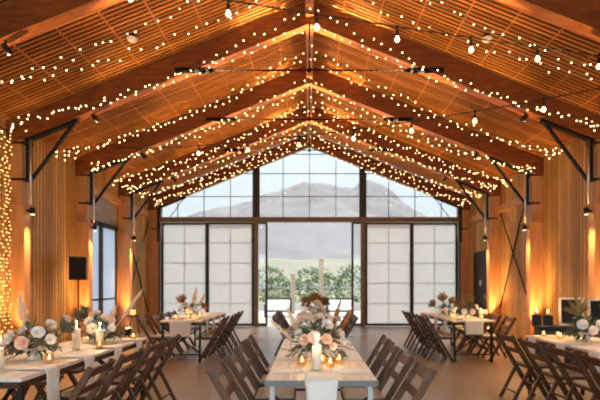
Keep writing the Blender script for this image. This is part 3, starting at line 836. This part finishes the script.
# ------------------------------------------------------------------ uplights at the columns
def uplight(x, y, s, lab, energy, red=False):
    t = thing('uplight', lab, 'uplight', (x, y, 0), 0, 'uplights at the columns')
    MB().tube((0,0,.03), (0,0,.20), .085, .085, 16).build('housing', M['blackplastic'], t)
    MB().tube((0,0,.201), (0,0,.206), .07, .07, 16).build('lens', M['uplens'], t)
    MB().box(-.1,.1,-.02,.02,0,.03).build('foot', M['blackplastic'], t)
    o = lamp('uplight_lamp', 'SPOT', (x, y, .22), energy, (1, .50, .20), spot_size=math.radians(52), spot_blend=.9, shadow_soft_size=.06)
    d = V((s*.14, .17, 1.0)); o.rotation_euler = d.to_track_quat('-Z', 'Y').to_euler()
for s in (-1, 1):
    for i, e in ((1, 90), (2, 130), (3, 130)):
        uplight(s*5.0, FR[i]-.34, s, 'round black uplight washing the column, %s, %s' % (names[i], side[s]), e*(1.5 if s > 0 else 1.0))
# spots in the roof graze the rafters
for i, y in enumerate(FR[:-1]):
    for s in (-1, 1):
        for tx, ty, e in {0: ((s*.05, 4.0, 150), (s*2.9, 3.9, 120)), 1: ((s*.05, 5.0, 150), (s*2.7, 5.4, 120)), 2: ((s*.1, 8.6, 110), (s*2.6, 8.8, 110)), 3: ((s*.1, 10.0, 90), (s*2.6, 10.2, 90))}[i]:
            src = V((s*3.76, y-.08, RB(3.86)-.20))
            o = lamp('table_spot_lamp', 'SPOT', src, e*(.55 if abs(tx) < 1 else .33), (1, .84, .66), spot_size=math.radians(50), spot_blend=.9, shadow_soft_size=.09)
            o.rotation_euler = (V((tx, ty, .75))-src).to_track_quat('-Z', 'Y').to_euler()
        o = lamp('rafter_spot_lamp', 'SPOT', (s*4.80, y, 3.0), 230, (1, .56, .22), spot_size=math.radians(62), spot_blend=.9, shadow_soft_size=.05)
        d = V((-s*2.9, 0, 2.2)); o.rotation_euler = d.to_track_quat('-Z', 'Y').to_euler()
        o = lamp('beam_spot_lamp', 'SPOT', (s*3.92, y, RB(3.92)-.21), 7000, (1, .66, .34), spot_size=math.radians(15), spot_blend=1, shadow_soft_size=.03)
        d = V((-s*1.0, 0, .435)); o.rotation_euler = d.to_track_quat('-Z', 'Y').to_euler()
        o = lamp('column_spot_lamp', 'SPOT', (s*4.88, y-.02, 2.62), 80, (1, .60, .28), spot_size=math.radians(120), spot_blend=.8, shadow_soft_size=.05)
        d = V((-s*.35, -.1, -1.0)); o.rotation_euler = d.to_track_quat('-Z', 'Y').to_euler()
# red glass lanterns standing by the columns
for s, x, y, lab in ((-1, -4.72, 12.3, 'small red glowing lantern on a stool beside the side door'), (1, 4.72, 12.35, 'small red glowing lantern on a stool before the cross-braced wall')):
    st = thing('stool', 'small black stool carrying the red lantern, %s' % side[s], 'stool', (x, y, 0), 0, 'black stools')
    MB().tube((0,0,.55), (0,0,.58), .16, .16, 20).build('seat', M['blackmetal'], st)
    for k in range(3):
        a = k*2*PI/3+.3; MB().tube((.1*math.cos(a), .1*math.sin(a), .55), (.16*math.cos(a), .16*math.sin(a), 0), .012).build('leg', M['blackmetal'], st)
    t = thing('lantern', lab, 'lantern', (x, y, .58), 0, 'red lanterns')
    MB().tube((0,0,0), (0,0,.02), .07, .07, 16).build('base', M['blackmetal'], t)
    MB().tube((0,0,.02), (0,0,.15), .05, .06, 16).build('glass', M['redlamp'], t)
    MB().tube((0,0,.15), (0,0,.21), .065, .02, 16).build('lid', M['blackmetal'], t)
    r_ = MB(); P_ = [V((.05*math.cos(a_), 0, .2+.06*math.sin(a_))) for a_ in [k*PI/8 for k in range(9)]]; r_.path(P_, .004); r_.build('handle', M['blackmetal'], t)

# ------------------------------------------------------------------ dark bar with chalkboards at the right wall
t = thing('sideboard', 'black sideboard against the slat wall carrying two framed chalkboards', 'sideboard', (4.5, 7.35, 0), -.28)
MB().box(-.82, .82, -.25, .25, .69, .73).build('top', M['blackmetal'], t)
MB().box(-.76, .76, -.18, .2, 0, .08).build('plinth', M['blackmetal'], t)
MB().box(-.79, .79, -.22, .23, .08, .69).build('body', M['blackmetal'], t)
for sx in (-1, 1):
    MB().box(sx*.39-.37, sx*.39+.37, -.24, -.22, .12, .65).build('door', M['doorwood'], t)
def board(x, y, w, h, rz, lab):
    t = thing('chalkboard', lab, 'chalkboard', (x, y, .73), rz, 'framed chalkboards')
    t.rotation_euler = (-.14, 0, rz)
    f = MB(); f.box(-w/2,-w/2+.035,-.015,.015,0,h); f.box(w/2-.035,w/2,-.015,.015,0,h); f.box(-w/2+.035,w/2-.035,-.015,.015,0,.035); f.box(-w/2+.035,w/2-.035,-.015,.015,h-.035,h)
    f.build('picture_frame', M['whiteframe'], t, bevel=.004)
    MB().box(-w/2+.03,w/2-.03,-.004,.01,.03,h-.03).build('board', M['chalk'], t)
    return t
board(4.23, 7.42, .36, .46, -.35, 'small black chalkboard in a white frame beside the dark lanterns')
board(4.76, 7.32, .56, .44, -.35, 'wide black chalkboard in a white frame behind the white roses')
for x, y, lab in ((3.76, 7.62, 'black candle lantern at the end of the sideboard, beside the column'), (3.90, 7.52, 'black candle lantern on the sideboard, next to the small chalkboard')):
    t = thing('candle_lantern', lab, 'lantern', (x, y, .73), -.3, 'black candle lanterns')
    b = MB(); b.box(-.065,.065,-.065,.065,0,.17); b.build('base', M['blackmetal'], t, bevel=.008)
    c_ = MB().lathe([(.001,.17),(.04,.17),(.045,.25),(.042,.25),(.037,.175),(.001,.175)], n=14).build('glass', M['amber'], t)
    MB().lathe([(.001,.18),(.03,.18),(.03,.21),(.001,.21)], n=12).build('candle', M['wax'], t)
    MB().lathe([(.001,.212),(.010,.226),(.005,.25),(.0005,.262)], n=8).build('flame', M['flame'], t)
    lamp('lantern_light', 'POINT', (x, y-.03, .73+.30), 1.2, (1,.5,.2), shadow_soft_size=.03)

# ------------------------------------------------------------------ outdoors
struct(MB().box(-14, 14, YB+.15, 26, -.25, -.02).build('patio', M['patio']), 'pale concrete patio outside the glass doors', 'patio')
g = MB()
nx, ny = 30, 30
vs = [(-90+180*i/nx, 26+150*j/ny, -.08+noise.noise(V((i*.4, j*.4, 3)))*.12*j/ny*8) for j in range(ny+1) for i in range(nx+1)]
g._f(vs, [(j*(nx+1)+i, j*(nx+1)+i+1, (j+1)*(nx+1)+i+1, (j+1)*(nx+1)+i) for j in range(ny) for i in range(nx)], True)
struct(g.build('ground', M['meadow']), 'dry meadow beyond the patio', 'ground')
def range_mesh(name, y0, y1, xw, hfun, nx, ny, mat, lab):
    g = MB(); vs = []
    for j in range(ny+1):
        for i in range(nx+1):
            x = -xw+2*xw*i/nx; y = y0+(y1-y0)*j/ny; u = j/ny
            vs.append((x, y, hfun(x, u)))
    g._f(vs, [(j*(nx+1)+i, j*(nx+1)+i+1, (j+1)*(nx+1)+i+1, (j+1)*(nx+1)+i) for j in range(ny) for i in range(nx)], True)
    return struct(g.build(name, mat), lab, 'mountain')
def hm(x, u):
    env = 72*math.exp(-((x-15)/165)**2) + 58
    rough = noise.fractal(V((x*.012, u*3.2, 1.7)), 1.0, 2.0, 6)
    return max(-2, env*min(1, u*1.25)**1.1*(1+.13*rough) + 12*rough*u)
range_mesh('mountain', 330, 640, 520, hm, 150, 50, M['mountain'], 'pale rocky mountain behind the hall')
range_mesh('hill', 120, 250, 200, lambda x, u: 1.5+ 11*math.sin(min(1,u*1.4)*PI/2) + 4*noise.fractal(V((x*.03, u*2, 5)), 1, 2, 5)*u, 70, 20, M['foothill'], 'sage coloured foothill below the mountain')
def shrub(x, y, w, h, mat, lab):
    t = thing('shrub', lab, 'shrub', (x, y, -.05), 0, 'shrubs behind the patio')
    b = MB()
    for k in range(800):
        d = V((random.gauss(0,1), random.gauss(0,1), random.gauss(0,1))).normalized()*random.uniform(.55,1)**.5
        nz = 1 + .3*noise.noise(d*2.2 + V((x, y, 0)))
        p = V((d.x*w/2*nz, d.y*w/2*nz, h*.52 + d.z*h*.48*nz))
        leaf(b, p, d + V((random.uniform(-.8,.8), random.uniform(-.8,.8), random.uniform(-.4,.8))), w*.085, w*.05)
    b.build('foliage', mat, t)
    s = MB()
    for k in range(6):
        a = k*PI/3; s.tube((0,0,0), (math.cos(a)*w*.25, math.sin(a)*w*.25, h*.6), .04, .015, 6)
    s.build('stem', M['timber'], t)
SH = [(-4.3,29,2.6,2.3,'shrub'),(-2.2,31.5,2.3,2.0,'shrub'),(-.75,29,1.7,1.7,'shrub'),(1.05,32,2.4,2.2,'shrub'),(2.6,29.2,2.1,2.2,'shrub'),(4.6,31,2.4,2.7,'shrub'),
      (-3.1,36,2.9,2.9,'shrubpale'),(.2,37,3.1,2.8,'shrubpale'),(3.5,36.5,2.9,3.0,'shrubpale'),(-6.6,34,2.9,3.2,'shrub'),(7.2,35,2.9,3.0,'shrub')]
for i, (x, y, w, h, mt) in enumerate(SH):
    shrub(x, y, w, h, M[mt], ('green desert shrub' if mt == 'shrub' else 'pale sage shrub') + ' beyond the patio, %s from the loudspeaker side' % ORD[sorted(q[0]/q[1] for q in SH).index(x/y)])
for x, y, h, lab in ((-.82, 22.5, 1.9, 'shorter pale timber post outside the centre doorway'), (.58, 22.5, 2.65, 'taller pale timber post outside the centre doorway')):
    t = thing('timber_post', lab, 'post', (x, y, -.02), 0, 'timber posts outside')
    MB().box(-.11,.11,-.11,.11,0,h).build('shaft', M['timber'], t); MB().box(-.14,.14,-.14,.14,h,h+.04).build('cap', M['timber'], t)
def bench(x, y, w, lab):
    t = thing('patio_sofa', lab, 'sofa', (x, y, -.02), 0, 'patio sofas')
    b = MB(); b.box(-w/2,w/2,-.3,.3,.22,.28); b.box(-w/2,w/2,.26,.32,.28,.82); b.build('frame', M['darkframe'], t)
    for sx in (-1,1):
        for sy in (-1,1): MB().box(sx*(w/2-.04)-.03, sx*(w/2-.04)+.03, sy*.26-.03, sy*.26+.03, 0, .22).build('leg', M['darkframe'], t)
        MB().box(sx*(w/2-.03)-.03, sx*(w/2-.03)+.03, -.3, .26, .28, .55).build('armrest', M['darkframe'], t)
    n = 2
    for k in range(n):
        x0 = -w/2+.07+k*(w-.14)/n
        MB().box(x0+.01, x0+(w-.14)/n-.01, -.28, .2, .28, .42).build('cushion', M['cloth'], t, bevel=.03)
        MB().box(x0+.01, x0+(w-.14)/n-.01, .12, .25, .42, .74).build('back_cushion', M['cloth'], t, bevel=.03)
bench(-1.4, 20.5, 1.2, 'dark framed patio sofa with white cushions, loudspeaker side of the posts')
bench(1.35, 20.5, 1.2, 'dark framed patio sofa with white cushions, chalkboard side of the posts')
struct(MB().box(-9, 9, 25.2, 25.5, -.02, .42).build('trim_8', M['patio']), 'low pale wall along the edge of the patio', 'wall')

# ------------------------------------------------------------------ world and camera
w = bpy.data.worlds.new('sky'); S.world = w; w.use_nodes = True
nt = w.node_tree; bg = nt.nodes['Background']
tc = N(nt, 'ShaderNodeTexCoord'); sx = N(nt, 'ShaderNodeSeparateXYZ')
nt.links.new(tc.outputs['Generated'], sx.inputs[0])
rp = N(nt, 'ShaderNodeValToRGB')
rp.color_ramp.elements[0].position = 0; rp.color_ramp.elements[0].color = (.25, .275, .285, 1)
rp.color_ramp.elements[1].position = 1; rp.color_ramp.elements[1].color = (.9, .97, 1.0, 1)
e_ = rp.color_ramp.elements.new(.35); e_.color = (.36, .41, .43, 1)
nt.links.new(sx.outputs['Z'], rp.inputs['Fac']); nt.links.new(rp.outputs['Color'], bg.inputs['Color'])
# added fill: sky strength raised on the side opposite the mountain, behind the camera
mr = N(nt, 'ShaderNodeMapRange'); mr.inputs['From Min'].default_value = -.9; mr.inputs['From Max'].default_value = .0
mr.inputs['To Min'].default_value = 3.9; mr.inputs['To Max'].default_value = 1.0
nt.links.new(sx.outputs['Y'], mr.inputs['Value']); nt.links.new(mr.outputs['Result'], bg.inputs['Strength'])
sun = lamp('sun', 'SUN', (0, 40, 60), 1.5, (1, .95, .88), angle=.02)
sun.rotation_euler = V((-.35, -.5, -.85)).to_track_quat('-Z', 'Y').to_euler()

cam = bpy.data.cameras.new('camera'); co = bpy.data.objects.new('camera', cam); COL.objects.link(co)
co.location = (0, 0, 1.39); co.rotation_euler = (PI/2, 0, 0)
cam.sensor_width = 36; cam.lens = 460/600*36
cam.shift_x = -9.5/600; cam.shift_y = 85/600
cam.clip_end = 2000; cam.clip_start = .05
cam.dof.use_dof = True; cam.dof.focus_distance = 4.6; cam.dof.aperture_fstop = 1.8
S.camera = co
S.view_settings.view_transform = 'Standard'; S.view_settings.look = 'None'
S.view_settings.gamma = 1; S.view_settings.use_curve_mapping = False
S.view_settings.exposure = 1.6
S.cycles.use_denoising = True
S.cycles.filter_width = 1.9
S.cycles.max_bounces = 8; S.cycles.diffuse_bounces = 5; S.cycles.transparent_max_bounces = 16
S.cycles.sample_clamp_indirect = 6
S.cycles.caustics_reflective = False; S.cycles.caustics_refractive = False
